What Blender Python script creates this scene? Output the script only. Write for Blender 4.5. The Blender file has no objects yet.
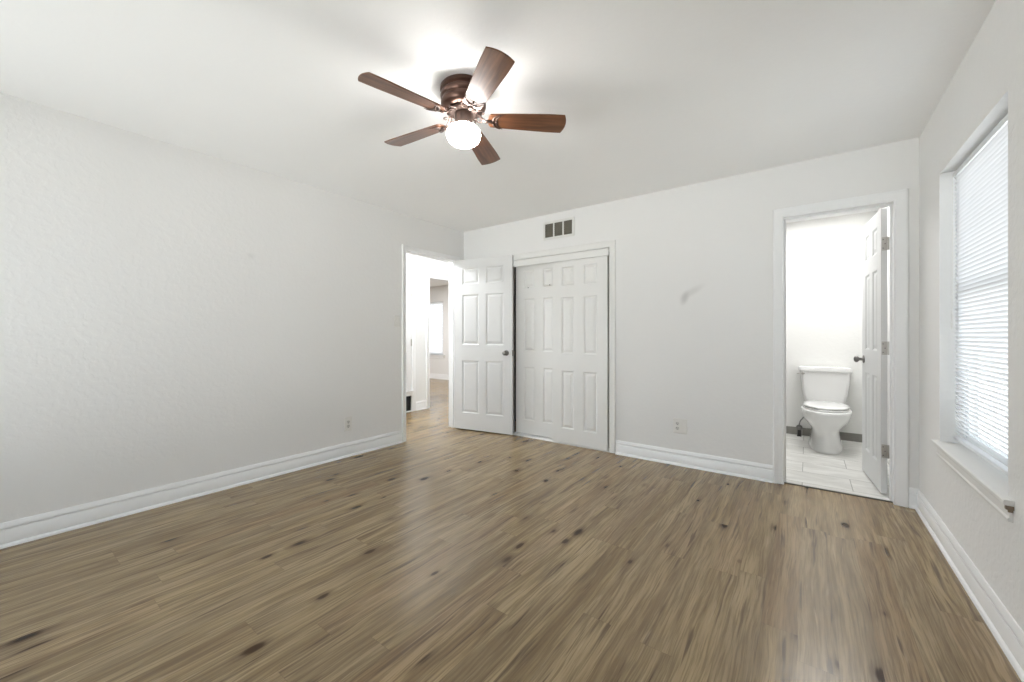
import bpy, bmesh, math, random
from mathutils import Vector, Matrix
random.seed(7)
PI = math.pi
sc = bpy.context.scene
C = sc.collection

# ---------------------------------------------------------------- camera
cam_d = bpy.data.cameras.new('camera'); cam = bpy.data.objects.new('camera', cam_d); C.objects.link(cam)
cam.location = (3.4817, -3.7027, 1.1369)
cam.rotation_euler = (PI/2, 0, 0.63496)
cam_d.sensor_width = 36.0
cam_d.lens = 400.84/1024*36
cam_d.shift_y = -5.4/1024
cam_d.clip_start = 0.02
sc.camera = cam

# ---------------------------------------------------------------- world, lights, exposure
sc.view_settings.view_transform = 'Standard'
sc.view_settings.look = 'None'
sc.view_settings.exposure = 0.0
sc.view_settings.gamma = 1.0
sc.view_settings.use_curve_mapping = False
cy = sc.cycles
cy.max_bounces = 14; cy.diffuse_bounces = 9; cy.glossy_bounces = 4; cy.transmission_bounces = 8; cy.transparent_max_bounces = 16
cy.sample_clamp_indirect = 6.0
cy.use_denoising = True
GLOBE = 46.0          # radiance of the lit fan globe
SKY = 4.8             # daylight outside the windows
w = bpy.data.worlds.new('daylight'); sc.world = w; w.use_nodes = True
wt = w.node_tree; bg = wt.nodes['Background']; bg.inputs[1].default_value = SKY
tc = wt.nodes.new('ShaderNodeTexCoord'); sp = wt.nodes.new('ShaderNodeSeparateXYZ'); mr = wt.nodes.new('ShaderNodeMapRange'); mc = wt.nodes.new('ShaderNodeMix'); mc.data_type = 'RGBA'
mr.inputs[1].default_value = -.04; mr.inputs[2].default_value = .04
wt.links.new(tc.outputs['Generated'], sp.inputs[0]); wt.links.new(sp.outputs[2], mr.inputs[0]); wt.links.new(mr.outputs[0], mc.inputs[0])
mc.inputs[6].default_value = (1.60, 1.60, 1.58, 1)      # lower half brightened to light the ceiling, as unseen pale ground
mc.inputs[7].default_value = (.74, .80, .88, 1)         # bright sky
wt.links.new(mc.outputs[2], bg.inputs[0])

def bulb(name, loc, power, col):
    l = bpy.data.lights.new(name, 'POINT'); l.shadow_soft_size = .07; l.energy = power; l.color = col
    o = bpy.data.objects.new(name, l); C.objects.link(o); o.location = loc
def area(name, loc, rot, sx, sy, power, col=(1, 1, 1), portal=False):
    l = bpy.data.lights.new(name, 'AREA'); l.shape = 'RECTANGLE'; l.size = sx; l.size_y = sy
    l.energy = power; l.color = col; l.cycles.is_portal = portal
    o = bpy.data.objects.new(name, l); C.objects.link(o); o.location = loc; o.rotation_euler = rot
    return o
W = 4.073; L0 = -4.70; H = 2.44
area('portal_right', (W+.13, -.97, 1.29), (0, PI/2, 0), 1.55, .98, 1, portal=True)
area('portal_rear', (1.35, L0-.14, 1.25), (PI/2, 0, PI), 2.55, 2.0, 1, portal=True)
area('portal_far_room', (-4.65, 3.76, 1.33), (-PI/2, 0, 0), 1.0, 1.5, 1, portal=True)
bulb('hall_lamp', (-.71, -.58, 2.30), 95, (.95, .975, 1))
area('far_room_fill', (-3.6, 1.8, 2.41), (0, 0, 0), .5, .5, 66, (.98, .985, 1))  # unseen fill light added to brighten the far room
area('bathroom_lamp', (3.40, 1.05, 2.425), (0, 0, 0), 1.1, .8, 31, (1, .995, .985))

# ---------------------------------------------------------------- materials
class NT:
    def __init__(s, name):
        s.m = bpy.data.materials.new(name); s.m.use_nodes = True; s.t = s.m.node_tree
        s.b = s.t.nodes['Principled BSDF']
    def n(s, typ, **kw):
        nd = s.t.nodes.new(typ)
        for k, v in kw.items(): setattr(nd, k, v)
        return nd
    def put(s, sock, v):
        if isinstance(v, bpy.types.NodeSocket): s.t.links.new(v, sock)
        elif v is not None:
            if isinstance(v, tuple) and len(v) == 3 and sock.type == 'RGBA': v = (*v, 1)
            sock.default_value = v
    def math(s, op, a, b=None, c=None):
        nd = s.n('ShaderNodeMath', operation=op)
        for i, v in enumerate((a, b, c)):
            if v is not None: s.put(nd.inputs[i], v)
        return nd.outputs[0]
    def mix(s, f, a, b, mode='MIX'):
        nd = s.n('ShaderNodeMix', data_type='RGBA', blend_type=mode)
        s.put(nd.inputs[0], f); s.put(nd.inputs[6], a); s.put(nd.inputs[7], b)
        return nd.outputs[2]
    def xyz(s, x, y, z=0.0):
        nd = s.n('ShaderNodeCombineXYZ')
        for i, v in enumerate((x, y, z)): s.put(nd.inputs[i], v)
        return nd.outputs[0]
    def sep(s, v):
        nd = s.n('ShaderNodeSeparateXYZ'); s.put(nd.inputs[0], v); return nd.outputs
    def obj(s): return s.n('ShaderNodeTexCoord').outputs['Object']
    def noise(s, v, scale=1.0, detail=3.0, rough=.5, dist=0.0):
        nd = s.n('ShaderNodeTexNoise'); s.put(nd.inputs['Vector'], v)
        nd.inputs['Scale'].default_value = scale; nd.inputs['Detail'].default_value = detail
        nd.inputs['Roughness'].default_value = rough; nd.inputs['Distortion'].default_value = dist
        return nd.outputs[0]
    def white(s, v):
        nd = s.n('ShaderNodeTexWhiteNoise', noise_dimensions='3D'); s.put(nd.inputs['Vector'], v); return nd.outputs
    def ss(s, v, a, b, lo=0.0, hi=1.0):
        nd = s.n('ShaderNodeMapRange', interpolation_type='SMOOTHSTEP')
        s.put(nd.inputs[0], v)
        for i, q in enumerate((a, b, lo, hi)): nd.inputs[i+1].default_value = q
        return nd.outputs[0]
    def bump(s, h, strength, dist):
        nd = s.n('ShaderNodeBump'); nd.inputs['Strength'].default_value = strength; nd.inputs['Distance'].default_value = dist
        s.put(nd.inputs['Height'], h); s.t.links.new(nd.outputs[0], s.b.inputs['Normal'])
    def set(s, **kw):
        names = dict(col='Base Color', rough='Roughness', metal='Metallic', coat='Coat Weight', crough='Coat Roughness', spec='Specular IOR Level')
        for k, v in kw.items(): s.put(s.b.inputs[names[k]], v)
        return s

def plain(name, col, rough=.5, metal=0.0, var=.03, scale=8.0, bump=0.0, bscale=90.0, coat=0.0):
    """procedural paint / metal / plastic: a faint tone variation and an optional surface texture"""
    k = NT(name); o = k.obj()
    nz = k.noise(o, scale, 3.0)
    c2 = tuple(max(0, c*(1-var*2)) for c in col)
    k.set(col=k.mix(nz, col, c2), rough=rough, metal=metal, coat=coat)
    if bump: k.bump(k.noise(o, bscale, 2.0, .6), bump, .003)
    return k.m

def wall_mat(name, col, spots=(), amt=.22):
    k = NT(name); o = k.obj()
    c = k.mix(k.noise(o, 1.7, 2.0), col, tuple(q*.975 for q in col))
    for (ax, px, pz, sx, sz, ang, sa_, tone) in spots:      # soft grey spots mixed into the paint colour
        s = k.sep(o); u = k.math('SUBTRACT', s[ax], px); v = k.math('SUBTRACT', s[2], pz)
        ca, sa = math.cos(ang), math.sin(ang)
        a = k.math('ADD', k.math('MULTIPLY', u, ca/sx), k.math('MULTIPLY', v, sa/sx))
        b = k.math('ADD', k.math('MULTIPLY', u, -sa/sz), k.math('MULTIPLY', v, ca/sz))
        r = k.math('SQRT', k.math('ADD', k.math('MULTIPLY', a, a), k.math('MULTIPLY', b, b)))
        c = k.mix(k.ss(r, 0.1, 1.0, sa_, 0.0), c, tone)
    k.set(col=c, rough=.75, spec=.3)
    n1 = k.noise(o, 55.0, 3.0, .6); n2 = k.ss(k.noise(o, 28.0, 2.0, .5), .45, .62)
    k.bump(k.math('ADD', k.math('MULTIPLY', n1, .6), k.math('MULTIPLY', n2, .5)), amt, .003)
    return k.m

M = {}
WC = (.828, .825, .816)
M['wall'] = wall_mat('textured_wall_paint', WC)
M['wall_back'] = wall_mat('textured_wall_paint_spotted', WC, [
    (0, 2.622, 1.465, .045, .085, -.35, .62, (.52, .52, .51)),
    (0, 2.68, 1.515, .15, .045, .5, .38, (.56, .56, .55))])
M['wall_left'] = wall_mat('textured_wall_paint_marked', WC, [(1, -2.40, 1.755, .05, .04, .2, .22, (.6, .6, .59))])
M['wall_right'] = wall_mat('rough_textured_wall_paint', WC, amt=.40)
M['ceil'] = wall_mat('ceiling_paint', (.945, .947, .947), amt=.12)
M['hall_wall'] = wall_mat('hall_wall_paint', (.84, .845, .84))
M['bath_wall'] = wall_mat('bathroom_wall_paint', (.82, .82, .80))
M['trim'] = plain('white_gloss_trim_paint', (.88, .885, .89), .32, var=.01)
M['door'] = plain('white_door_paint', (.745, .747, .743), .38, var=.01, bump=.05, bscale=160)
M['closet'] = plain('closet_door_paint', (.83, .827, .81), .45, var=.02, bump=.05, bscale=160)
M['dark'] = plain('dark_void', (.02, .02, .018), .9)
M['closet_in'] = plain('closet_interior_shade', (.05, .05, .045), .9)  # near black colour stands in for the shade inside the closet
M['nickel'] = plain('satin_nickel', (.55, .53, .50), .28, 1.0, bump=0)
M['nickel_dark'] = plain('aged_nickel', (.28, .27, .26), .35, 1.0)
M['porcelain'] = plain('white_porcelain', (.86, .86, .85), .12, var=.005, coat=.5)
M['plastic'] = plain('white_plastic', (.80, .79, .76), .35, var=.01)
M['slot'] = plain('dark_slots', (.06, .06, .055), .6)
M['socket'] = plain('socket_face', (.70, .69, .66), .4)
M['bronze'] = plain('oil_rubbed_bronze', (.14, .080, .062), .30, .85, var=.1)
M['bronze_lit'] = plain('brushed_bronze', (.12, .085, .072), .34, .8, var=.08)
M['vent_in'] = plain('duct_metal', (.16, .15, .12), .6)
M['vent'] = plain('white_vent_paint', (.78, .775, .75), .4)
M['filter'] = plain('black_filter', (.012, .012, .013), .8, bump=.5, bscale=300)
M['sash'] = plain('vinyl_sash', (.78, .80, .81), .35)
M['sill'] = plain('sill_paint', (.78, .775, .755), .4, var=.03)
M['sill_end'] = plain('worn_bare_wood', (.22, .17, .12), .7, var=.2, scale=60)
M['base_tile'] = plain('grey_base_tile', (.27, .26, .235), .45, var=.12, scale=14)
M['grout'] = plain('grey_grout', (.42, .41, .39), .8)
M['strip'] = plain('dark_threshold_metal', (.06, .055, .05), .4, .6)
M['rubber'] = plain('black_rubber', (.03, .03, .03), .7)
M['braid'] = plain('braided_steel', (.22, .22, .22), .45, .6, bump=.5, bscale=400)

def floor_mat():
    k = NT('oak_plank_floor'); s = k.sep(k.obj()); x, y = s[0], s[1]
    PW, PL = .118, 1.22
    xs = k.math('DIVIDE', k.math('ADD', x, 20.03), PW); xi = k.math('FLOOR', xs)
    r0 = k.white(k.xyz(xi, 3.7))[0]
    ys = k.math('ADD', k.math('DIVIDE', k.math('ADD', y, 20.0), PL), r0); yi = k.math('FLOOR', ys)
    wn = k.white(k.xyz(xi, yi, 1.3)); rnd = wn[0]; rc = k.sep(wn[1])
    ox = k.math('MULTIPLY', rc[0], 37.0); oy = k.math('MULTIPLY', rc[1], 53.0)
    px = k.math('ADD', x, ox); py = k.math('ADD', y, oy)
    warp = k.math('MULTIPLY', k.math('SUBTRACT', k.noise(k.xyz(k.math('MULTIPLY', px, 6.0), k.math('MULTIPLY', py, 1.7)), 1.0, 2.0), .5), .05)
    gx = k.math('ADD', px, warp)
    broad = k.noise(k.xyz(k.math('MULTIPLY', gx, 17.0), k.math('MULTIPLY', py, .9)), 1.0, 4.0, .55)
    fine = k.noise(k.xyz(k.math('MULTIPLY', gx, 110.0), k.math('MULTIPLY', py, 3.2)), 1.0, 5.0, .65)
    streak = k.noise(k.xyz(k.math('MULTIPLY', gx, 34.0), k.math('MULTIPLY', py, 1.5), 5.0), 1.0, 3.0, .6)
    light = k.noise(k.xyz(k.math('MULTIPLY', gx, 60.0), k.math('MULTIPLY', py, 2.4), 9.0), 1.0, 3.0, .6)
    c = k.mix(k.ss(broad, .28, .72), (.175, .117, .054), (.405, .300, .160))
    c = k.mix(k.math('MULTIPLY', k.ss(rc[2], .55, 1.0), .28), c, (.32, .19, .105))          # warmer boards
    c = k.mix(k.ss(rnd, 0.0, 1.0, 0.0, .30), c, (.36, .275, .17))
    c = k.mix(k.ss(fine, .36, .62, .62, 0.0), c, (.115, .074, .034))
    c = k.mix(k.ss(light, .60, .74, 0.0, .5), c, (.50, .385, .24))
    c = k.mix(k.ss(streak, .56, .70, 0.0, .75), c, (.065, .040, .02))
    crack = k.noise(k.xyz(k.math('MULTIPLY', gx, 40.0), k.math('MULTIPLY', py, 2.3), 14.0), 1.0, 2.0, .5)
    c = k.mix(k.ss(crack, .64, .75, 0.0, .8), c, (.055, .030, .012))
    # knots
    vo = k.n('ShaderNodeTexVoronoi', feature='F1'); k.put(vo.inputs['Vector'], k.xyz(k.math('MULTIPLY', gx, 8.0), k.math('MULTIPLY', py, 3.6)))
    vo.inputs['Scale'].default_value = 1.0
    pick = k.sep(vo.outputs['Color'])
    dist = k.math('ADD', vo.outputs['Distance'], k.math('MULTIPLY', k.math('SUBTRACT', fine, .5), .14))
    some = k.ss(pick[0], .40, .46)
    size = k.math('ADD', .45, pick[1])
    dist = k.math('DIVIDE', dist, size)
    halo = k.math('MULTIPLY', some, k.ss(dist, .06, .34, .6, 0.0))
    core = k.math('MULTIPLY', some, k.ss(dist, .08, .17, .92, 0.0))
    c = k.mix(halo, c, (.085, .050, .022))
    c = k.mix(core, c, (.030, .012, .003))
    # seams
    fx = k.math('FRACT', xs); ex = k.math('MINIMUM', fx, k.math('SUBTRACT', 1.0, fx))
    fy = k.math('FRACT', ys); ey = k.math('MINIMUM', fy, k.math('SUBTRACT', 1.0, fy))
    seam = k.math('MAXIMUM', k.ss(ex, .004, .014, .16, 0.0), k.ss(ey, .0005, .0015, .25, 0.0))
    c = k.mix(seam, c, (.06, .04, .025))
    k.set(col=c, rough=k.math('ADD', k.math('MULTIPLY', fine, .10), .20), spec=k.math('SUBTRACT', .5, k.math('MULTIPLY', core, .4)))
    k.bump(k.math('SUBTRACT', k.math('MULTIPLY', fine, .5), seam), .16, .0012)
    return k.m
M['floor'] = floor_mat()

def tile_mat():
    k = NT('pale_stone_floor_tile'); s = k.sep(k.obj()); x, y = s[0], s[1]
    ys = k.math('DIVIDE', k.math('SUBTRACT', y, .11-3.05), .305); yi = k.math('FLOOR', ys)
    off = k.math('MULTIPLY', k.math('MODULO', yi, 2.0), -.30)
    xs = k.math('DIVIDE', k.math('SUBTRACT', k.math('SUBTRACT', x, 3.75-6.1), off), .61); xi = k.math('FLOOR', xs)
    wn = k.white(k.xyz(xi, yi)); r = k.sep(wn[1])
    v = k.xyz(k.math('ADD', k.math('MULTIPLY', x, 2.5), k.math('MULTIPLY', r[0], 30.0)), k.math('ADD', k.math('MULTIPLY', y, 6.0), k.math('MULTIPLY', r[1], 30.0)))
    n = k.noise(v, 1.4, 5.0, .6, .6)
    c = k.mix(k.ss(n, .3, .72), (.58, .575, .545), (.78, .775, .75))
    fx = k.math('FRACT', xs); ex = k.math('MINIMUM', fx, k.math('SUBTRACT', 1.0, fx))
    fy = k.math('FRACT', ys); ey = k.math('MINIMUM', fy, k.math('SUBTRACT', 1.0, fy))
    g = k.math('MAXIMUM', k.ss(ex, .003, .0055, 1.0, 0.0), k.ss(ey, .006, .011, 1.0, 0.0))
    c = k.mix(g, c, (.26, .25, .23))
    k.set(col=c, rough=.33)
    k.bump(g, -.3, .002)
    return k.m
M['tile'] = tile_mat()

def wood_blade():
    k = NT('walnut_blade'); s = k.sep(k.obj())
    v = k.xyz(k.math('MULTIPLY', s[0], 3.0), k.math('MULTIPLY', s[1], 45.0), s[2])
    n = k.noise(v, 1.0, 5.0, .6, .5)
    c = k.mix(k.ss(n, .3, .72), (.075, .026, .011), (.19, .078, .034))
    k.set(col=c, rough=.36, spec=.5, coat=.35, crough=.3)
    k.bump(n, .15, .001)
    return k.m
M['blade'] = wood_blade()

def globe_mat():
    k = NT('lit_frosted_globe')
    k.set(col=(.95, .94, .92), rough=.4)
    lw = k.n('ShaderNodeTexNoise'); lw.inputs['Scale'].default_value = 3.0
    k.put(k.b.inputs['Emission Color'], k.mix(lw.outputs[0], (1.0, .97, .935), (1.0, .975, .945)))
    k.b.inputs['Emission Strength'].default_value = GLOBE
    return k.m
M['globe'] = globe_mat()

def slat_mat(name, col, t):
    k = NT(name); nt = k.t
    k.set(col=k.mix(k.noise(k.obj(), 6.0), col, tuple(q*.98 for q in col)), rough=.42)
    tr = k.n('ShaderNodeBsdfTranslucent'); tr.inputs[0].default_value = (.90, .91, .94, 1)
    mx = k.n('ShaderNodeMixShader'); mx.inputs[0].default_value = t
    nt.links.new(k.b.outputs[0], mx.inputs[1]); nt.links.new(tr.outputs[0], mx.inputs[2])
    nt.links.new(mx.outputs[0], nt.nodes['Material Output'].inputs[0])
    return k.m
M['slat'] = slat_mat('translucent_blind_slat', (.80, .81, .83), .13)

def glass_mat():
    k = NT('clear_window_glass'); nt = k.t
    tr = k.n('ShaderNodeBsdfTransparent'); tr.inputs[0].default_value = (.94, .96, .96, 1)
    gl = k.n('ShaderNodeBsdfGlossy'); gl.inputs['Roughness'].default_value = .02
    fr = k.n('ShaderNodeFresnel'); fr.inputs[0].default_value = 1.45
    nz = k.n('ShaderNodeMath', operation='MULTIPLY'); nz.inputs[1].default_value = .8
    nt.links.new(fr.outputs[0], nz.inputs[0])
    mx = k.n('ShaderNodeMixShader'); nt.links.new(nz.outputs[0], mx.inputs[0])
    nt.links.new(tr.outputs[0], mx.inputs[1]); nt.links.new(gl.outputs[0], mx.inputs[2])
    nt.links.new(mx.outputs[0], nt.nodes['Material Output'].inputs[0])
    return k.m
M['glass'] = glass_mat()

# ---------------------------------------------------------------- mesh helpers
def obj(name, bm, m, parent=None, smooth=False, bevel=0.0, seg=2, fix=True):
    if fix: bmesh.ops.recalc_face_normals(bm, faces=bm.faces[:])
    me = bpy.data.meshes.new(name); bm.to_mesh(me); bm.free()
    for q in (m if isinstance(m, (list, tuple)) else [m]): me.materials.append(M[q])
    o = bpy.data.objects.new(name, me); C.objects.link(o)
    if parent: o.parent = parent
    if smooth:
        me.polygons.foreach_set('use_smooth', [True]*len(me.polygons))
    if bevel:
        b = o.modifiers.new('bevel', 'BEVEL'); b.width = bevel; b.segments = seg; b.limit_method = 'ANGLE'; b.angle_limit = math.radians(40)
        b.harden_normals = False
    if smooth == 'auto':
        e = o.modifiers.new('split', 'EDGE_SPLIT'); e.split_angle = math.radians(38)
    return o
def tag(o, label=None, cat=None, group=None, kind=None):
    for k, v in (('label', label), ('category', cat), ('group', group), ('kind', kind)):
        if v: o[k] = v
    return o
def struct(name, bm, m, label, cat, **kw):
    return tag(obj(name, bm, m, **kw), label, cat, kind='structure')
def thing(name, loc, label, cat, rz=0.0, group=None, kind=None):
    o = bpy.data.objects.new(name, None); C.objects.link(o); o.location = loc; o.rotation_euler = (0, 0, rz); o.empty_display_size = .1
    return tag(o, label, cat, group, kind)
def B(): return bmesh.new()
def box(bm, a, b, mi=0):
    x0, y0, z0 = a; x1, y1, z1 = b
    v = [bm.verts.new(p) for p in ((x0, y0, z0), (x1, y0, z0), (x1, y1, z0), (x0, y1, z0), (x0, y0, z1), (x1, y0, z1), (x1, y1, z1), (x0, y1, z1))]
    for f in ((3, 2, 1, 0), (4, 5, 6, 7), (0, 1, 5, 4), (1, 2, 6, 5), (2, 3, 7, 6), (3, 0, 4, 7)):
        bm.faces.new([v[i] for i in f]).material_index = mi
    return bm
def lathe(bm, prof, c=(0, 0, 0), seg=48, axis='z', mi=0):
    """prof: (radius, height) from one end to the other; closed at the ends where radius is 0"""
    rings = []
    for r, h in prof:
        if r < 1e-6: pts = [(0, 0, h)]
        else: pts = [(r*math.cos(2*PI*i/seg), r*math.sin(2*PI*i/seg), h) for i in range(seg)]
        out = []
        for (x, y, z) in pts:
            if axis == 'y': x, y, z = x, z, y
            elif axis == 'x': x, y, z = z, x, y
            out.append(bm.verts.new((c[0]+x, c[1]+y, c[2]+z)))
        rings.append(out)
    for a, b in zip(rings, rings[1:]):
        if len(a) == 1 and len(b) == 1: continue
        for i in range(seg):
            j = (i+1) % seg
            if len(a) == 1: f = (a[0], b[j], b[i])
            elif len(b) == 1: f = (a[i], a[j], b[0])
            else: f = (a[i], a[j], b[j], b[i])
            bm.faces.new(f).material_index = mi
    if len(rings[0]) > 1: bm.faces.new(rings[0][::-1]).material_index = mi
    if len(rings[-1]) > 1: bm.faces.new(rings[-1]).material_index = mi
    return bm
def tube(bm, pts, r, seg=10, flat=1.0):
    """round bar along a path; r number or list"""
    pts = [Vector(p) for p in pts]; rings = []
    for i, p in enumerate(pts):
        d = (pts[min(i+1, len(pts)-1)]-pts[max(i-1, 0)]).normalized()
        up = Vector((0, 0, 1)) if abs(d.z) < .95 else Vector((0, 1, 0))
        a = d.cross(up).normalized(); b = a.cross(d)
        rr = r[i] if isinstance(r, (list, tuple)) else r
        rings.append([bm.verts.new(p+a*rr*math.cos(2*PI*k/seg)+b*rr*flat*math.sin(2*PI*k/seg)) for k in range(seg)])
    for a, b in zip(rings, rings[1:]):
        for k in range(seg): bm.faces.new((a[k], a[(k+1) % seg], b[(k+1) % seg], b[k]))
    bm.faces.new(rings[0][::-1]); bm.faces.new(rings[-1])
    return bm
def loft(bm, rings, cap0=True, cap1=True):
    R = [[bm.verts.new(p) for p in r] for r in rings]
    n = len(R[0])
    for a, b in zip(R, R[1:]):
        for k in range(n): bm.faces.new((a[k], a[(k+1) % n], b[(k+1) % n], b[k]))
    if cap0: bm.faces.new(R[0][::-1])
    if cap1: bm.faces.new(R[-1])
    return bm

def wall(bm, ax, t0, t1, u0, u1, z0, z1, holes=()):
    """wall slab normal to ax ('x' or 'y'), thickness t0..t1, running u0..u1; holes (ua, ub, za, zb)"""
    us = sorted({u0, u1, *[h[0] for h in holes], *[h[1] for h in holes]})
    zs = sorted({z0, z1, *[h[2] for h in holes], *[h[3] for h in holes]})
    T = {}
    def V(t, u, z):
        k = (round(t, 5), round(u, 5), round(z, 5))
        if k not in T: T[k] = bm.verts.new((t, u, z) if ax == 'x' else (u, t, z))
        return T[k]
    def solid(i, j):
        if i < 0 or j < 0 or i >= len(us)-1 or j >= len(zs)-1: return False
        um, zm = (us[i]+us[i+1])/2, (zs[j]+zs[j+1])/2
        return not any(h[0] < um < h[1] and h[2] < zm < h[3] for h in holes)
    for i in range(len(us)-1):
        for j in range(len(zs)-1):
            if not solid(i, j): continue
            a, b, c, d = us[i], us[i+1], zs[j], zs[j+1]
            for t in (t0, t1): bm.faces.new([V(t, a, c), V(t, b, c), V(t, b, d), V(t, a, d)])
            if not solid(i-1, j): bm.faces.new([V(t0, a, c), V(t1, a, c), V(t1, a, d), V(t0, a, d)])
            if not solid(i+1, j): bm.faces.new([V(t0, b, c), V(t1, b, c), V(t1, b, d), V(t0, b, d)])
            if not solid(i, j-1): bm.faces.new([V(t0, a, c), V(t1, a, c), V(t1, b, c), V(t0, b, c)])
            if not solid(i, j+1): bm.faces.new([V(t0, a, d), V(t1, a, d), V(t1, b, d), V(t0, b, d)])
    return bm

CAS = [(0, 0), (0, .010), (.006, .012), (.010, .009), (.016, .010), (.034, .013), (.048, .016), (.055, .019), (.066, .019), (.070, .015), (.070, 0)]
def casing(bm, ax, t, sgn, u0, u1, ztop, width=.07, z0=0.0):
    """mitred door casing around an opening u0..u1 up to ztop on the face t of a wall, standing out in direction sgn"""
    k = width/.070
    stations = []
    for (ub, zb, du, dz) in ((u0, z0, -1, 0), (u0, ztop, -1, 1), (u1, ztop, 1, 1), (u1, z0, 1, 0)):
        ring = []
        for (a, th) in CAS:
            u = ub+du*a*k; z = zb+dz*a*k; tt = t+sgn*th
            ring.append((tt, u, z) if ax == 'x' else (u, tt, z))
        stations.append(ring)
    return loft(bm, stations)
BASE = [(0, 0), (.024, 0), (.0235, .006), (.020, .013), (.014, .018), (.009, .0185), (.009, .0205), (.013, .021), (.013, .092), (.012, .0935), (.005, .0940), (.005, .0985), (.0125, .0995), (.0135, .104), (.0115, .113), (.008, .121), (.005, .130), (0, .131)]
def baseboard(bm, ax, t, sgn, u0, u1):
    rings = []
    for u in (u0, u1):
        rings.append([((t+sgn*a, u, z) if ax == 'x' else (u, t+sgn*a, z)) for a, z in BASE])
    return loft(bm, rings)
def jamb(bm, ax, t0, t1, u0, u1, ztop, th=.018, stop_side=None, z0=0.0):
    def bx(ta, tb, ua, ub, za, zb):
        box(bm, (ta, ua, za) if ax == 'x' else (ua, ta, za), (tb, ub, zb) if ax == 'x' else (ub, tb, zb))
    bx(t0, t1, u0-th, u0, z0, ztop); bx(t0, t1, u1, u1+th, z0, ztop); bx(t0, t1, u0-th, u1+th, ztop, ztop+th)
    if stop_side:
        a, b = stop_side
        bx(a, b, u0, u0+.011, z0, ztop); bx(a, b, u1-.011, u1, z0, ztop); bx(a, b, u0+.011, u1-.011, ztop-.011, ztop)

# ---------------------------------------------------------------- room shell
bm = B(); box(bm, (-5.8, L0-.12, -.06), (W+.12, 3.74, 0))
fl = struct('floor', bm, 'floor', 'brown oak plank floor with dark knots running through bedroom and hall', 'floor')
bm = B(); box(bm, (2.52, .045, 0), (W, 1.92, .006))
struct('floor_bathroom', bm, 'tile', 'pale grey stone look tile floor under the toilet', 'floor')
bm = B(); box(bm, (3.33, .026, 0), (3.956, .044, .004))
struct('trim_1', bm, 'strip', 'thin dark threshold strip between oak planks and bathroom tiles', 'threshold')
bm = B(); box(bm, (-5.8, L0-.12, H), (W+.12, 3.74, H+.06))
struct('ceiling', bm, 'ceil', 'white painted ceiling around the fan', 'ceiling')

DL0, DL1, DT = -.908, -.135, 2.055            # doorway in the left wall
bm = wall(B(), 'x', -.12, 0, L0-.12, 1.9, 0, H, [(DL0-.018, DL1+.018, 0, DT+.018)])
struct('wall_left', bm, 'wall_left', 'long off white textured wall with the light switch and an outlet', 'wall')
CL0, CL1, CT = .705, 1.932, 1.995             # closet opening
BL0, BL1, BT = 3.338, 3.950, 2.040            # bathroom opening
bm = wall(B(), 'y', 0, .12, 0, W, 0, H, [(CL0-.018, CL1+.018, 0, CT+.018), (BL0-.018, BL1+.018, 0, BT+.018)])
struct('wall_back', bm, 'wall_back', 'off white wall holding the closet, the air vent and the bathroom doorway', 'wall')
WY0, WY1, WZ0, WZ1 = -1.445, -.500, .548, 2.036
bm = wall(B(), 'x', W, W+.14, L0-.12, 2.04, 0, H, [(WY0, WY1, WZ0, WZ1)])
struct('wall_right', bm, 'wall_right', 'off white textured wall around the blind covered window', 'wall')
bm = wall(B(), 'y', L0-.12, L0, 0, W, 0, H, [(.10, 2.60, .28, 2.20)])
struct('wall_rear', bm, 'wall', 'off white wall behind the viewer with an added window for fill daylight', 'wall')
# closet interior
bm = B(); box(bm, (.25, .72, 0), (2.45, .80, H)); box(bm, (.17, .12, 0), (.25, .80, H)); box(bm, (2.40, .12, 0), (2.52, 1.92, H))
struct('wall_closet', bm, 'closet_in', 'closet interior coloured dark for shade behind the sliding doors', 'wall')
# bathroom
bm = B(); box(bm, (2.4, 1.92, 0), (W, 2.04, H))
struct('wall_bathroom', bm, 'bath_wall', 'white bathroom wall behind the toilet', 'wall')
# hall and far room
HX = -1.305
HB0, HB1 = -.53, .262                        # utility closet in the hall wall
FR0, FR1, FT = .60, 1.40, 2.045              # doorway into the far room
bm = wall(B(), 'x', HX-.12, HX, -2.6, 1.9, 0, H, [(FR0-.018, FR1+.018, 0, FT+.018), (HB0, HB1, .30, 2.05), (HB0+.03, HB1-.012, .012, .238)])
struct('wall_hall', bm, 'hall_wall', 'bright white hall wall opposite the open bedroom door', 'wall')
bm = B(); box(bm, (HX-.12, 1.9, 0), (0, 2.02, H)); box(bm, (HX-.12, -2.72, 0), (-.12, -2.6, H))
struct('wall_hall_end', bm, 'hall_wall', 'white end wall of the hall', 'wall')
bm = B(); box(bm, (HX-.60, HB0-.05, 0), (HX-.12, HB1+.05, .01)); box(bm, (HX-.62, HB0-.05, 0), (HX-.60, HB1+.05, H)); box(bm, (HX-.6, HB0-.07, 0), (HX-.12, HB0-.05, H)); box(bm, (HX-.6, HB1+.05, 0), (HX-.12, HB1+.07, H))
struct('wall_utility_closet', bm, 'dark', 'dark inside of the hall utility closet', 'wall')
FY = 3.62
FW0, FW1, FZ0, FZ1 = -5.08, -4.14, .63, 2.03
bm = wall(B(), 'y', FY, FY+.12, -5.8, HX, 0, H, [(FW0, FW1, FZ0, FZ1)])
struct('wall_far_room', bm, 'wall', 'beige white far room wall with a bright window', 'wall')
bm = B(); box(bm, (-5.8, -.6, 0), (-5.68, FY, H)); box(bm, (-5.68, -.72, 0), (HX-.7, -.6, H)); box(bm, (HX-.12, 2.02, 0), (HX, FY, H))
struct('wall_far_room_side', bm, 'wall', 'side walls of the far room', 'wall')

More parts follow.
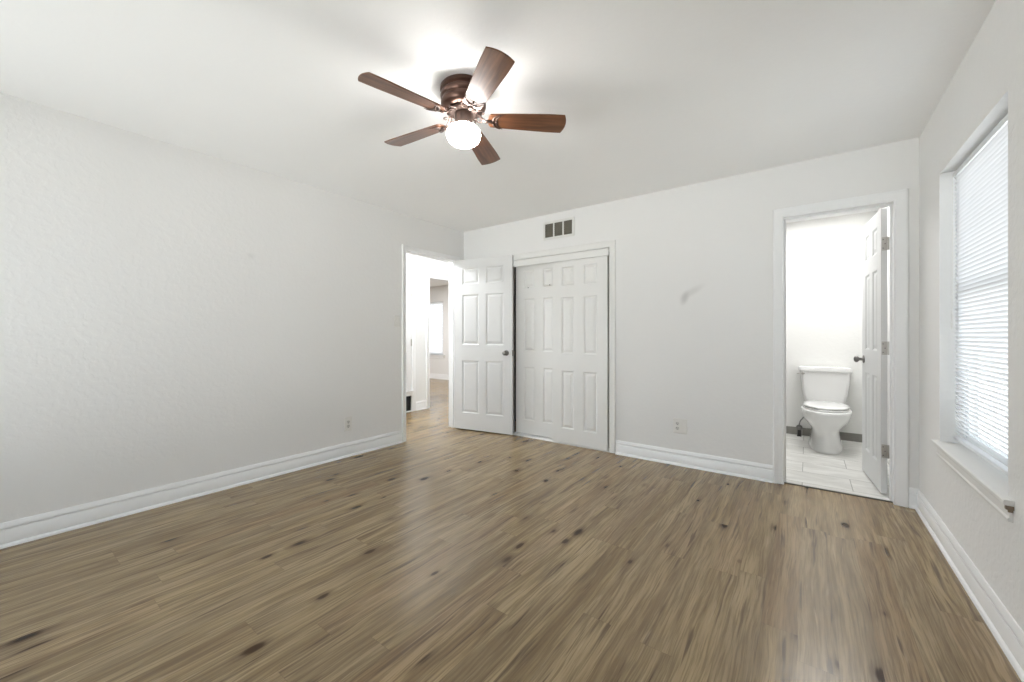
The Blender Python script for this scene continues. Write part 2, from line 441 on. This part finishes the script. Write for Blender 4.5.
# baseboards
bm = B(); baseboard(bm, 'x', 0, 1, L0, DL0-.054)
struct('baseboard_left', bm, 'trim', 'white grooved baseboard along the long wall with the light switch', 'baseboard', smooth='auto')
bm = B(); baseboard(bm, 'y', 0, -1, CL1+.068, BL0-.072); baseboard(bm, 'y', 0, -1, BL1+.072, W); baseboard(bm, 'y', 0, -1, .02, CL0-.068)
struct('baseboard_back', bm, 'trim', 'white grooved baseboard between closet and bathroom doorway', 'baseboard', smooth='auto')
bm = B(); baseboard(bm, 'x', W, -1, L0, -.02)
struct('baseboard_right', bm, 'trim', 'white grooved baseboard under the blind covered window', 'baseboard', smooth='auto')
bm = B(); baseboard(bm, 'x', HX, 1, HB1+.06, FR0-.068)
struct('baseboard_hall', bm, 'trim', 'short white baseboard seen through the open doorway', 'baseboard', smooth='auto')
bm = B(); baseboard(bm, 'y', FY, -1, -5.68, HX-.12)
struct('baseboard_far_room', bm, 'trim', 'white baseboard under the far room window', 'baseboard', smooth='auto')
bm = B()
x = 2.52
while x < W-.01:
    box(bm, (x, 1.908, .006), (min(x+.302, W), 1.92, .092)); x += .305
box(bm, (2.52, .122, .006), (2.532, 1.9, .092))
struct('baseboard_bathroom', bm, 'base_tile', 'dark grey tile base along the wall behind the toilet', 'baseboard', bevel=.002)

# door frames
bm = B(); casing(bm, 'x', 0, 1, DL0, DL1, DT, .052); casing(bm, 'x', -.12, -1, DL0, DL1, DT, .052); jamb(bm, 'x', -.12, 0, DL0, DL1, DT, stop_side=(-.075, -.040))
t2 = struct('trim_2', bm, 'trim', 'white frame of the doorway leading to the hall', 'door frame', smooth='auto')
bm = B(); box(bm, (-.028, DL0-.001, .90), (-.004, DL0+.0025, .965)); obj('strike_plate', bm, 'nickel_dark', t2)
bm = B(); casing(bm, 'y', 0, -1, CL0, CL1, CT, .062, .008); jamb(bm, 'y', 0, .12, CL0, CL1, CT)
struct('trim_3', bm, 'closet', 'white casing around the sliding closet doors', 'door frame', smooth='auto')
bm = B(); casing(bm, 'y', 0, -1, BL0, BL1, BT, .070); casing(bm, 'y', .12, 1, BL0, BL1, BT, .070); jamb(bm, 'y', 0, .12, BL0, BL1, BT, stop_side=(.045, .080))
struct('trim_4', bm, 'trim', 'white moulded frame of the bathroom doorway', 'door frame', smooth='auto')
bm = B(); casing(bm, 'x', HX, 1, FR0, FR1, FT, .066); jamb(bm, 'x', HX-.12, HX, FR0, FR1, FT)
struct('trim_5', bm, 'trim', 'white frame of the far room doorway across the hall', 'door frame', smooth='auto')
bm = B()
casing(bm, 'x', HX, 1, HB0, HB1, 2.05, .06)
box(bm, (HX-.02, HB0-.02, .238), (HX+.014, HB1+.002, .300)); box(bm, (HX, HB0, .300), (HX+.03, HB1, .312))
box(bm, (HX, HB1-.012, 0), (HX+.012, HB1, .24)); box(bm, (HX, HB0, 0), (HX+.012, HB0+.03, .24)); box(bm, (HX, HB0, 0), (HX+.012, HB1, .014))
struct('trim_6', bm, 'trim', 'white frame around the utility closet in the hall', 'door frame', smooth='auto')

# ---------------------------------------------------------------- six panel doors
def six_panel(wd, ht, th, z0=0.0, stile=.108, mull=.095, sides=(0, 1), rows=None):
    """door slab from x 0..wd, y 0..th, raised panels on the faces y=0 and y=th"""
    bm = B()
    s = ht/2.03
    zr = [0, .195*s, .825*s, 1.010*s, 1.610*s, 1.730*s, 1.925*s, ht]
    if rows: zr = [0, *rows, ht]
    pw = (wd-2*stile-mull)/2
    xr = [0, stile, stile+pw, stile+pw+mull, stile+2*pw+mull, wd]
    panel = {(1, 1), (3, 1), (1, 3), (3, 3), (1, 5), (3, 5)}
    for side in (0, 1):
        y0 = 0 if side == 0 else th; dr = 1 if side == 0 else -1
        T = {}
        def V(x, y, z):
            k = (round(x, 5), round(y, 5), round(z, 5))
            if k not in T: T[k] = bm.verts.new((x, y, z+z0))
            return T[k]
        for i in range(5):
            for j in range(7):
                a, b, c, d = xr[i], xr[i+1], zr[j], zr[j+1]
                if (i, j) not in panel or side not in sides:
                    bm.faces.new([V(a, y0, c), V(b, y0, c), V(b, y0, d), V(a, y0, d)]); continue
                loops = [(0, 0), (.004, .002), (.012, .0085), (.020, .0085), (.040, .002), (.044, .0015)]
                R = []
                for ins, dp in loops:
                    y = y0+dr*dp
                    R.append([V(a+ins, y, c+ins), V(b-ins, y, c+ins), V(b-ins, y, d-ins), V(a+ins, y, d-ins)])
                for p, q in zip(R, R[1:]):
                    for k in range(4): bm.faces.new([p[k], p[(k+1) % 4], q[(k+1) % 4], q[k]])
                bm.faces.new(R[-1])
    bmesh.ops.remove_doubles(bm, verts=bm.verts[:], dist=1e-6)
    # edges of the slab
    for (p, q) in (((0, 0), (0, ht)), ((wd, 0), (wd, ht))):
        x = p[0]; bm.faces.new([bm.verts.new((x, 0, z0)), bm.verts.new((x, th, z0)), bm.verts.new((x, th, z0+ht)), bm.verts.new((x, 0, z0+ht))])
    for z in (0, ht):
        bm.faces.new([bm.verts.new((0, 0, z0+z)), bm.verts.new((wd, 0, z0+z)), bm.verts.new((wd, th, z0+z)), bm.verts.new((0, th, z0+z))])
    return bm
def knob(parent, x, z, y, d, name='door_knob'):
    """round knob standing out of the face y in direction d (local y)"""
    pr = [(0, 0), (.031, 0), (.032, .003), (.028, .008), (.013, .011), (.011, .026), (.014, .032), (.024, .038), (.0275, .046), (.0275, .052), (.023, .060), (.012, .065), (0, .066)]
    bm = lathe(B(), [(r, h*d) for r, h in pr], (x, y, z), 32, 'y')
    return obj(name, bm, 'nickel_dark', parent, smooth='auto')

# hall door, open against the back wall
DW = .782
p0 = Vector((.020, -.182)); p1 = Vector((.792, -.052))
ang = math.atan2(p1.y-p0.y, p1.x-p0.x)
d1 = struct('door_1', six_panel(DW, 2.036, .035), 'door', 'white six panel door standing open in front of the closet', 'door')
d1.location = (p0.x, p0.y, .014); d1.rotation_euler = (0, 0, ang)
knob(d1, DW-.070, .925, 0, -1)
bm = B(); box(bm, (DW-.0005, .005, .89), (DW+.0015, .030, .96)); obj('latch_plate', bm, 'nickel_dark', d1)
for z in (.40, 1.04, 1.76):
    bm = B(); tube(bm, [(-.004, .040, z-.045), (-.004, .040, z+.045)], .006, 10); box(bm, (-.003, .004, z-.045), (0, .036, z+.045))
    tag(obj('hinge', bm, 'nickel_dark' if z < .5 else 'trim', d1), 'dark metal hinge' if z < .5 else 'hinge painted white')

# closet sliding doors
CROWS = (.152, .760, .936, 1.531, 1.650, 1.850)
bm = six_panel(.62, 1.93, .030, stile=.108, mull=.108, rows=CROWS)
d3 = struct('door_3', bm, 'closet', 'right white sliding closet door, overlapping the other one', 'closet door'); d3.location = (1.288, .006, .010)
bm = six_panel(.62, 1.93, .030, stile=.108, mull=.108, rows=CROWS)
d4 = struct('door_4', bm, 'closet', 'left white sliding closet door beside the dark gap', 'closet door'); d4.location = (.770, .056, .024)
for xx, zz in ((.17, 1.655), (.455, 1.665)):
    bm = lathe(B(), [(0, .001), (.005, .0005), (.006, -.002), (.003, -.003), (0, -.003)], (xx, 0, zz), 12, 'y')
    tag(obj('screw_plug', bm, 'slot', d4, smooth=True), 'small dark filled screw hole')
bm = B(); box(bm, (CL0+.002, -.012, 1.918), (CL1-.006, -.001, 1.990)); box(bm, (CL0+.002, -.001, 1.978), (CL1-.006, .10, 1.990)); box(bm, (CL0+.002, -.015, 1.985), (CL1-.006, -.011, 1.990)); box(bm, (CL0+.002, -.015, 1.918), (CL1-.006, -.011, 1.923))
struct('trim_7', bm, 'closet', 'white track cover above the sliding closet doors', 'closet track', bevel=.0015)
bm = B(); box(bm, (CL0, .002, 0), (CL1, .10, .004)); box(bm, (CL0, .040, .004), (CL1, .047, .018)); box(bm, (CL0, .096, .004), (CL1, .10, .010))
struct('trim_8', bm, 'closet', 'low floor track under the sliding closet doors', 'closet track')

# bathroom door, open into the bathroom
q0 = Vector((3.903, .150)); q1 = Vector((3.853, .748))
angb = math.atan2(q1.y-q0.y, q1.x-q0.x)
d2 = struct('door_2', six_panel(.600, 2.022, .035), 'door', 'white six panel bathroom door standing open, edge with three hinges', 'door')
# local x runs along the door away from the hinge, local y towards the visible face's back
d2.location = (q0.x, q0.y, .018); d2.rotation_euler = (0, 0, angb)
d2.scale = (1, 1, 1)
for v in d2.data.vertices: v.co.y = -v.co.y            # body on the far side of the visible face
d2.data.flip_normals()
knob(d2, .535, .925, 0, 1); knob(d2, .535, .925, -.035, -1)
for z in (.30, 1.03, 1.77):
    bm = B(); box(bm, (-.0025, -.034, z-.047), (0, -.004, z+.047)); tube(bm, [(-.006, -.040, z-.047), (-.006, -.040, z+.047)], .0065, 12)
    box(bm, (-.060, -.0445, z-.047), (-.006, -.0425, z+.047))
    h = obj('hinge', bm, 'nickel', d2, bevel=.0006)
    bm = B()
    for dz in (-.03, 0, .03):
        lathe(bm, [(.0045, 0), (.004, -.0015), (0, -.002)], (-.0025, -.018+(.006 if dz else -.004), z+dz), 12, 'x')
    obj('screw', bm, 'nickel_dark', h)

# utility closet door in the hall
d5 = struct('door_5', six_panel(.780, 1.735, .03), 'door', 'white raised utility closet door seen through the doorway', 'door')
d5.location = (HX-.012, HB0+.006, .313); d5.rotation_euler = (0, 0, PI/2)
for v in d5.data.vertices: v.co.y = v.co.y
for z in (.72, 1.46):
    bm = B(); tube(bm, [(.783, -.008, z-.05), (.783, -.008, z+.05)], .007, 10); box(bm, (.765, -.004, z-.05), (.797, 0, z+.05))
    obj('hinge', bm, 'nickel', d5)
g = thing('return_air_grille', (HX-.004, (HB0+HB1)/2, .012), 'black return air filter low in the hall wall below the utility door', 'air grille')
hw = (HB1-HB0)/2-.013
bm = B(); box(bm, (-.03, -hw, .0), (-.015, hw, .226)); obj('filter', bm, 'filter', g)
bm = B()
for k in range(9): box(bm, (-.014, -hw, .012+k*.024), (-.006, hw, .016+k*.024))
obj('louvers', bm, 'filter', g)

# ---------------------------------------------------------------- windows
def window(name, ax, t, sgn, u0, u1, z0, z1, label, mid=.5):
    """double hung window; glass plane near t, sgn points outdoors"""
    def P(bm, ta, tb, ua, ub, za, zb):
        a, b = sorted((t+sgn*ta, t+sgn*tb))
        box(bm, (a, ua, za) if ax == 'x' else (ua, a, za), (b, ub, zb) if ax == 'x' else (ub, b, zb))
    f = .030
    bm = B(); P(bm, 0, .05, u0, u0+f, z0, z1); P(bm, 0, .05, u1-f, u1, z0, z1); P(bm, 0, .05, u0+f, u1-f, z0, z0+f); P(bm, 0, .05, u0+f, u1-f, z1-f, z1)
    r = struct(name, bm, 'sash', label, 'window', bevel=.002)
    zm = z0+(z1-z0)*mid; g = .034
    for i, (za, zb, dt) in enumerate(((z0+f, zm+.02, .008), (zm-.02, z1-f, .026))):
        bm = B(); P(bm, dt, dt+.016, u0+f, u0+f+g, za, zb); P(bm, dt, dt+.016, u1-f-g, u1-f, za, zb)
        P(bm, dt, dt+.016, u0+f+g, u1-f-g, za, za+g); P(bm, dt, dt+.016, u0+f+g, u1-f-g, zb-g, zb)
        s = obj('sash', bm, 'sash', r, bevel=.002)
        bm = B(); P(bm, dt+.006, dt+.010, u0+f+g, u1-f-g, za+g, zb-g)
        obj('glass_pane', bm, 'glass', s)
    return r
w1 = window('window_1', 'x', W+.088, 1, WY0, WY1, WZ0, WZ1, 'white framed window behind the closed blind', .545)
w2 = window('window_2', 'y', FY+.06, 1, FW0, FW1, FZ0, FZ1, 'bright far room window seen through two doorways', .49)
w3 = window('rear_fill_window', 'y', L0-.06, -1, .10, 2.60, .28, 2.20, 'wide unseen window added in the rear wall to brighten the room')  # added behind the camera to even out the room light
# sill and apron of window_1
SY0, SY1, SX = -1.503, -.463, W-.026
def prof_y(bm, pts, ya, yb): return loft(bm, [[(x, ya, z) for x, z in pts], [(x, yb, z) for x, z in pts]])
bm = B(); box(bm, (W, WY0+.001, .530), (W+.088, WY1-.001, .550))
prof_y(bm, [(W+.001, .530), (SX+.003, .530), (SX, .534), (SX, .546), (SX+.004, .550), (W+.001, .550)], SY0, SY1)
sl = obj('sill', bm, 'sill', w1)
bm = B(); prof_y(bm, [(W, .530), (W-.018, .530), (W-.016, .520), (W-.009, .512), (W-.009, .486), (W-.014, .480), (W-.012, .470), (W, .468)], SY0+.012, SY1-.03)
obj('apron', bm, 'sill', w1)
bm = B(); box(bm, (SX+.006, SY0-.0015, .516), (W-.001, SY0+.013, .529)); box(bm, (W-.013, SY0+.006, .505), (W-.001, SY0+.0135, .517))
tag(obj('worn_corner', bm, 'sill_end', w1), 'dark worn end of the sill')

# mini blind
BX = W+.062
bl = thing('window_blind', (BX, (WY0+WY1)/2, WZ1-.03), 'white closed mini blind hanging in the window recess', 'blind')
hwb = (WY1-WY0)/2-.012
bm = B(); box(bm, (-.013, -hwb, -.012), (.013, hwb, .014)); obj('headrail', bm, 'sash', bl, bevel=.002)
bm = B(); top = -.026; n = 65; pitch = .0214; tilt = math.radians(59)
for k in range(n):
    zc = top-k*pitch
    ln = hwb-.004+random.uniform(-.002, .001)
    tl = tilt+random.uniform(-.03, .03)
    up = []; 
    for i in range(5):
        s = (i/4-.5)*.025; cr = .0022*(1-(2*s/.025)**2)
        # inner (room side) edge low, outer edge high
        px = -s*math.cos(tl) - cr*math.sin(tl); pz = s*math.sin(tl) - cr*math.cos(tl)
        up.append((px, zc+pz))
    a = [bm.verts.new((x, -ln, z)) for x, z in up]; b = [bm.verts.new((x, ln, z)) for x, z in up]
    for i in range(4): bm.faces.new((a[i], b[i], b[i+1], a[i+1]))
obj('slats', bm, 'slat', bl, smooth=True, fix=False)
zb = top-n*pitch+.004
bm = B(); box(bm, (-.012, -hwb+.004, zb-.016), (.012, hwb-.004, zb)); obj('bottom_rail', bm, 'sash', bl, bevel=.003)
for yy in (-.37, .37):
    for xx in (-.0135, .0135):
        bm = tube(B(), [(xx, yy, zb), (xx, yy, -.012)], .0005, 6); obj('ladder_cord', bm, 'slat', bl)
bm = tube(B(), [(-.020, hwb-.03, -.005), (-.022, hwb-.03, -.75)], .0022, 8); tube(bm, [(-.0215, hwb-.03, -.75), (-.0215, hwb-.03, -.83)], .0042, 8); obj('tilt_wand', bm, 'plastic', bl)
# far room window: cover strip, sill and a blind half drawn
bm = B(); box(bm, (FW0-.06, FY-.035, FZ0-.022), (FW1+.06, FY+.06, FZ0)); box(bm, (FW0-.04, FY-.014, FZ0-.085), (FW1+.04, FY, FZ0-.022)); obj('sill', bm, 'trim', w2)
fb = thing('window_blind', ((FW0+FW1)/2, FY+.03, FZ1-.02), 'small pale blind in the far room window', 'blind')
hf = (FW1-FW0)/2-.01
bm = B(); box(bm, (-hf, -.012, -.012), (hf, .012, .014)); obj('headrail', bm, 'sash', fb)
bm = B(); nf = 62
for k in range(nf):
    zc = -.022-k*.0215
    a = [bm.verts.new((sx*(hf-.004), .0055*q, zc+.0105*q)) for sx in (-1, 1) for q in (-1, 1)]
    bm.faces.new((a[0], a[2], a[3], a[1]))
obj('slats', bm, 'slat', fb, fix=False)
bm = B(); box(bm, (-hf, -.010, -.022-nf*.0215-.010), (hf, .010, -.022-nf*.0215+.004)); obj('bottom_rail', bm, 'sash', fb)

# ---------------------------------------------------------------- ceiling fan
FX, FYc, A0 = 2.0254, -2.1554, -1.7878
fan = thing('ceiling_fan', (FX, FYc, H), 'dark bronze five blade ceiling fan with one lit white globe', 'ceiling fan')
pr = [(0, 0), (.116, 0), (.121, -.006), (.122, -.020), (.117, -.026), (.112, -.028), (.112, -.034), (.118, -.040), (.121, -.052), (.119, -.062), (.113, -.068)]
obj('ceiling_mount', lathe(B(), pr, seg=64), 'bronze', fan, smooth='auto')
pr = [(0, -.066), (.112, -.066), (.1145, -.072), (.1145, -.080), (.118, -.085), (.117, -.100), (.109, -.112), (.094, -.120), (.072, -.123), (0, -.123)]
obj('motor_housing', lathe(B(), pr, seg=64), 'bronze', fan, smooth='auto')
pr = [(0, -.122), (.076, -.122), (.080, -.126), (.080, -.132), (.074, -.137), (0, -.137)]
obj('flywheel', lathe(B(), pr, seg=64), 'bronze_lit', fan, smooth='auto')
pr = [(0, -.136), (.040, -.136), (.046, -.140), (.047, -.190), (.044, -.200), (.036, -.204), (0, -.204)]
obj('switch_housing', lathe(B(), pr, seg=48), 'bronze_lit', fan, smooth='auto')
pr = [(0, -.196), (.038, -.197), (.044, -.202), (.062, -.207), (.078, -.217), (.087, -.231), (.090, -.246), (.087, -.262), (.078, -.279), (.062, -.292), (.038, -.301), (0, -.304)]
obj('glass_globe', lathe(B(), pr, seg=56), 'globe', fan, smooth=True)
TILT = math.radians(12)
def blade_mesh():
    """in local frame: x outwards, y tangent; origin at the hub axis, blade plane through z=0"""
    r0, r1 = .142, .545
    out = []
    def hwid(t): return .0465+.0185*min(1, t*1.25)**.8
    N = 14
    side = []
    for i in range(N+1):
        t = i/N; x = r0+(r1-.016-r0)*t; side.append((x, hwid(t)))
    top = [(x, h) for x, h in side]
    # root rounded
    rootc = [(r0-.010, .030), (r0-.014, 0), (r0-.010, -.030)]
    tip = []
    hw_ = hwid(1)
    for i in range(1, 10):
        a = i/10; y = hw_*(1-2*a)
        tip.append((r1-.016+.016*(1-(abs(1-2*a))**2.0), y))
    poly = [(x, h) for x, h in side]+tip+[(x, -h) for x, h in side[::-1]]+rootc[::-1]
    bm = B()
    lo = [bm.verts.new((x, y, -.003)) for x, y in poly]; hi = [bm.verts.new((x, y, .003)) for x, y in poly]
    bm.faces.new(lo[::-1]); bm.faces.new(hi)
    n = len(poly)
    for i in range(n): bm.faces.new((lo[i], lo[(i+1) % n], hi[(i+1) % n], hi[i]))
    return bm
def iron_mesh():
    bm = B()
    # two arcs of a crescent under the blade root, a stem back to the flywheel, scrolls
    z = -.0075
    def arc(cx, rad, a0, a1, r, flat=.5, n=18):
        tube(bm, [(cx+rad*math.cos(a0+(a1-a0)*i/n), rad*math.sin(a0+(a1-a0)*i/n), z) for i in range(n+1)], [r*(.45+.55*math.sin(PI*min(max(i/n, .04), .96))) for i in range(n+1)], 8, flat)
    arc(.203, .050, PI*.55, PI*1.45, .0062)
    arc(.226, .054, PI*.62, PI*1.38, .0036)
    tube(bm, [(.066, 0, .034), (.084, 0, .026), (.098, 0, .006), (.115, 0, -.008), (.150, 0, -.0075)], [.012, .011, .010, .010, .009], 10, .55)
    for s in (-1, 1):
        tube(bm, [(.085+.020*math.cos(t), s*(.026+.016*math.sin(t)), .022) for t in [PI*1.2-i*PI*1.5/12 for i in range(13)]], .0042, 8, .7)
    for (x, y) in ((.158, .018), (.158, -.018), (.172, 0)):
        lathe(bm, [(0, -.013), (.004, -.0125), (.005, -.010), (.005, -.003), (0, -.003)], (x, y, 0), 12)
    return bm
first = None
for k in range(5):
    a = A0-k*2*PI/5
    if first is None:
        bld = obj('blade', blade_mesh(), 'blade', fan, bevel=.0015)
        irn = obj('blade_bracket', iron_mesh(), 'bronze_lit', bld, smooth=True)
        first = (bld, irn)
    else:
        bld = first[0].copy(); C.objects.link(bld); bld.parent = fan
        irn = first[1].copy(); C.objects.link(irn); irn.parent = bld
    bld.matrix_local = Matrix.Translation((0, 0, -.165)) @ Matrix.Rotation(a, 4, 'Z') @ Matrix.Rotation(-TILT, 4, 'X')

# ---------------------------------------------------------------- toilet
TX = 3.630
tl = thing('toilet', (TX, 1.0, .006), 'white two piece toilet with closed lid on the tile floor', 'toilet')
def egg(cx, cy, hw, front, back, z, n=40, sq=2.3):
    """egg outline: front towards -y"""
    out = []
    for i in range(n):
        t = 2*PI*i/n; c, s = math.cos(t), math.sin(t)
        e = 2/sq if s > 0 else 2/2.05
        x = hw*math.copysign(abs(c)**e, c); y = (back if s > 0 else front)*math.copysign(abs(s)**e, s)
        out.append((cx+x, cy+y, z))
    return out
# bowl and pedestal (y measured from the root at y=1.0)
bm = B()
lev = [(0, .50, .138, .340, .350, 3.4), (.012, .50, .141, .344, .354, 3.4), (.03, .50, .137, .338, .35, 3.2), (.09, .50, .122, .318, .33, 3.0), (.15, .50, .114, .306, .31, 2.7), (.19, .49, .116, .302, .31, 2.5), (.225, .47, .132, .310, .30, 2.4), (.265, .45, .160, .322, .29, 2.3), (.30, .43, .182, .330, .29, 2.2), (.335, .42, .196, .336, .30, 2.2), (.365, .415, .203, .340, .31, 2.2), (.385, .415, .204, .341, .315, 2.2), (.396, .415, .200, .337, .315, 2.2), (.400, .415, .190, .327, .31, 2.2)]
loft(bm, [egg(0, cyy, hw, f, b, z, 48, sq) for z, cyy, hw, f, b, sq in lev])
obj('bowl', bm, 'porcelain', tl, smooth='auto')
def lid_outline(grow, z):
    grow *= .955
    half = [(.655, .095), (.645, .112), (.60, .140), (.54, .168), (.47, .186), (.40, .192), (.33, .188), (.26, .172), (.20, .145), (.155, .110), (.128, .070), (.115, .030)]
    cy_ = .40
    pts = [(h, y) for y, h in half]+[(-h, y) for y, h in half[::-1]]
    return [(x*grow, cy_+(y-cy_)*grow, z) for x, y in pts]
bm = B(); loft(bm, [lid_outline(.985, .402), lid_outline(1.005, .407), lid_outline(1.005, .416), lid_outline(.99, .420)])
obj('seat', bm, 'porcelain', tl, smooth='auto')
bm = B(); loft(bm, [lid_outline(.97, .4235), lid_outline(1.0, .428), lid_outline(1.0, .437), lid_outline(.97, .4435), lid_outline(.85, .448), lid_outline(.5, .451), lid_outline(.1, .452)])
obj('lid', bm, 'porcelain', tl, smooth='auto')
for s in (-1, 1):
    bm = B(); tube(bm, [(s*.075-.02, .648, .425), (s*.075+.02, .648, .425)], .011, 12); obj('seat_hinge', bm, 'porcelain', tl, smooth=True)
bm = B(); box(bm, (-.135, .60, .36), (.135, .86, .412)); obj('bowl_deck', bm, 'porcelain', tl, bevel=.02, seg=4)
def rrect(hw, y0, y1, z, r=.03, n=6, bow=.012):
    pts = []
    for (cx, cyy, a0) in ((hw-r, y1-r, 0), (-hw+r, y1-r, PI/2), (-hw+r, y0+r, PI), (hw-r, y0+r, 3*PI/2)):
        for i in range(n+1):
            a = a0+PI/2*i/n; x = cx+r*math.cos(a); y = cyy+r*math.sin(a)
            if y < (y0+y1)/2: y -= bow*(1-(x/hw)**2)
            pts.append((x, y, z))
    return pts
bm = B(); loft(bm, [rrect(.165, .735, .885, .405, .04), rrect(.178, .722, .892, .418, .04), rrect(.190, .712, .895, .50), rrect(.205, .702, .897, .62), rrect(.214, .696, .898, .745)])
obj('tank', bm, 'porcelain', tl, smooth='auto')
bm = B(); loft(bm, [rrect(.216, .694, .899, .745), rrect(.228, .682, .905, .750, .034), rrect(.230, .680, .906, .782, .034), rrect(.226, .684, .904, .792, .034), rrect(.205, .705, .885, .797, .03)])
obj('tank_lid', bm, 'porcelain', tl, smooth='auto')
bm = B(); lathe(bm, [(0, 0), (.013, 0), (.013, -.006), (.007, -.010), (0, -.010)], (-.185, .694, .722), 20, 'y')
tube(bm, [(-.185, .678, .722), (-.215, .674, .720), (-.238, .672, .717)], [.006, .0065, .0055], 10, .8)
tag(obj('flush_lever', bm, 'nickel', tl, smooth=True), 'chrome flush lever')
for s in (-1, 1):
    bm = lathe(B(), [(0, .398), (.012, .398), (.014, .404), (.012, .413), (0, .416)], (s*.150, .70, 0), 16); tag(obj('tank_bolt', bm, 'rubber', tl, smooth=True), 'dark tank bolt')
# water supply
pts = []
sv = thing('water_supply_valve', (3.408, 1.90, .095), 'small dark shutoff valve with hose beside the toilet foot', 'valve')
bm = B(); lathe(bm, [(0, .008), (.028, .006), (.030, .003), (.012, -.004), (.010, -.045), (.014, -.048), (.014, -.070), (0, -.072)], seg=20, axis='y'); obj('valve_body', bm, 'nickel_dark', sv, smooth='auto')
bm = B(); tube(bm, [(0, -.06, -.02), (0, -.06, -.085)], .015, 12); tube(bm, [(-.02, -.06, -.088), (.02, -.06, -.088)], .012, 10); obj('valve_handle', bm, 'rubber', sv, smooth=True)
hose = []
for i in range(21):
    t = i/20; hose.append((.085*t**2.2, -.06+.04*t, .015+.105*math.sin(PI*.5*min(1, t*1.1))+.10*max(0, t-.6)))
bm = tube(B(), hose, .006, 10); obj('supply_hose', bm, 'braid', sv, smooth=True)

# ---------------------------------------------------------------- wall fittings
def plate(w_, h_, t=.006):
    bm = B(); loft(bm, [[(sx*(w_/2), 0, sz*(h_/2)) for sx, sz in ((-1, -1), (1, -1), (1, 1), (-1, 1))],
                        [(sx*(w_/2), -t*.5, sz*(h_/2)) for sx, sz in ((-1, -1), (1, -1), (1, 1), (-1, 1))],
                        [(sx*(w_/2-.005), -t, sz*(h_/2-.005)) for sx, sz in ((-1, -1), (1, -1), (1, 1), (-1, 1))]])
    return bm
def receptacle(parent, cx, dz):
    bm = B(); lathe(bm, [(0, -.0095), (.015, -.0095), (.0165, -.008), (.0165, -.004), (0, -.004)], (cx, 0, dz), 24, 'y')
    r = obj('socket', bm, 'socket', parent, smooth='auto')
    bm = B(); box(bm, (cx-.0075, -.0105, dz-.002), (cx-.0045, -.0092, dz+.009)); box(bm, (cx+.0045, -.0105, dz-.002), (cx+.0075, -.0092, dz+.009))
    lathe(bm, [(0, -.0105), (.0032, -.0105), (.0032, -.0092), (0, -.0092)], (cx, 0, dz-.009), 12, 'y')
    obj('slots', bm, 'slot', r)
o1 = thing('wall_outlet', (0, -1.582, .305), 'white wall outlet on the long wall beside the hall doorway', 'outlet', PI/2)
obj('cover_plate', plate(.078, .130), 'plastic', o1)
receptacle(o1, 0, .020); receptacle(o1, 0, -.020)
o2 = thing('wall_outlet', (2.585, 0, .345), 'white wide wall outlet low between closet and bathroom', 'outlet')
obj('cover_plate', plate(.118, .130), 'plastic', o2)
receptacle(o2, -.022, .020); receptacle(o2, -.022, -.020)
sw = thing('light_switch', (0, -1.022, 1.288), 'white toggle light switch beside the hall doorway frame', 'light switch', PI/2)
obj('cover_plate', plate(.074, .118), 'plastic', sw)
bm = B(); box(bm, (-.005, -.016, -.002), (.005, -.004, .012)); obj('toggle', bm, 'plastic', sw, bevel=.001)

vt = thing('air_vent', ((1.178+1.553)/2, 0, 2.263), 'white wall air vent with three dark cells above the closet', 'vent')
bm = B(); Wv, Hv, bo = .375, .196, .026
cw = (Wv-2*bo-2*.016)/3
box(bm, (-Wv/2, -.009, -Hv/2), (Wv/2, 0, -Hv/2+bo)); box(bm, (-Wv/2, -.009, Hv/2-bo), (Wv/2, 0, Hv/2))
xx = -Wv/2; box(bm, (xx, -.009, -Hv/2+bo), (xx+bo, 0, Hv/2-bo)); box(bm, (-xx-bo, -.009, -Hv/2+bo), (-xx, 0, Hv/2-bo))
for k in (1, 2):
    a = -Wv/2+bo+k*cw+(k-1)*.016; box(bm, (a, -.009, -Hv/2+bo), (a+.016, 0, Hv/2-bo))
obj('frame', bm, 'vent', vt, bevel=.003)
for k in range(3):
    a = -Wv/2+bo+k*(cw+.016)
    bm = B(); box(bm, (a, -.0012, -Hv/2+bo), (a+cw, 0, Hv/2-bo))
    cell = obj('duct_opening', bm, 'vent_in', vt)
    bm = B()
    for q in range(7):
        z = -Hv/2+bo+.012+q*.0195
        v = [bm.verts.new(p) for p in ((a, -.0015, z), (a+cw, -.0015, z), (a+cw, -.007, z+.006), (a, -.007, z+.006))]
        bm.faces.new(v)
    for q in range(3):
        xq = a+cw*(q+1)/4; box(bm, (xq-.0008, -.006, -Hv/2+bo), (xq+.0008, -.001, Hv/2-bo))
    obj('louvers', bm, 'vent_in', cell, fix=False)
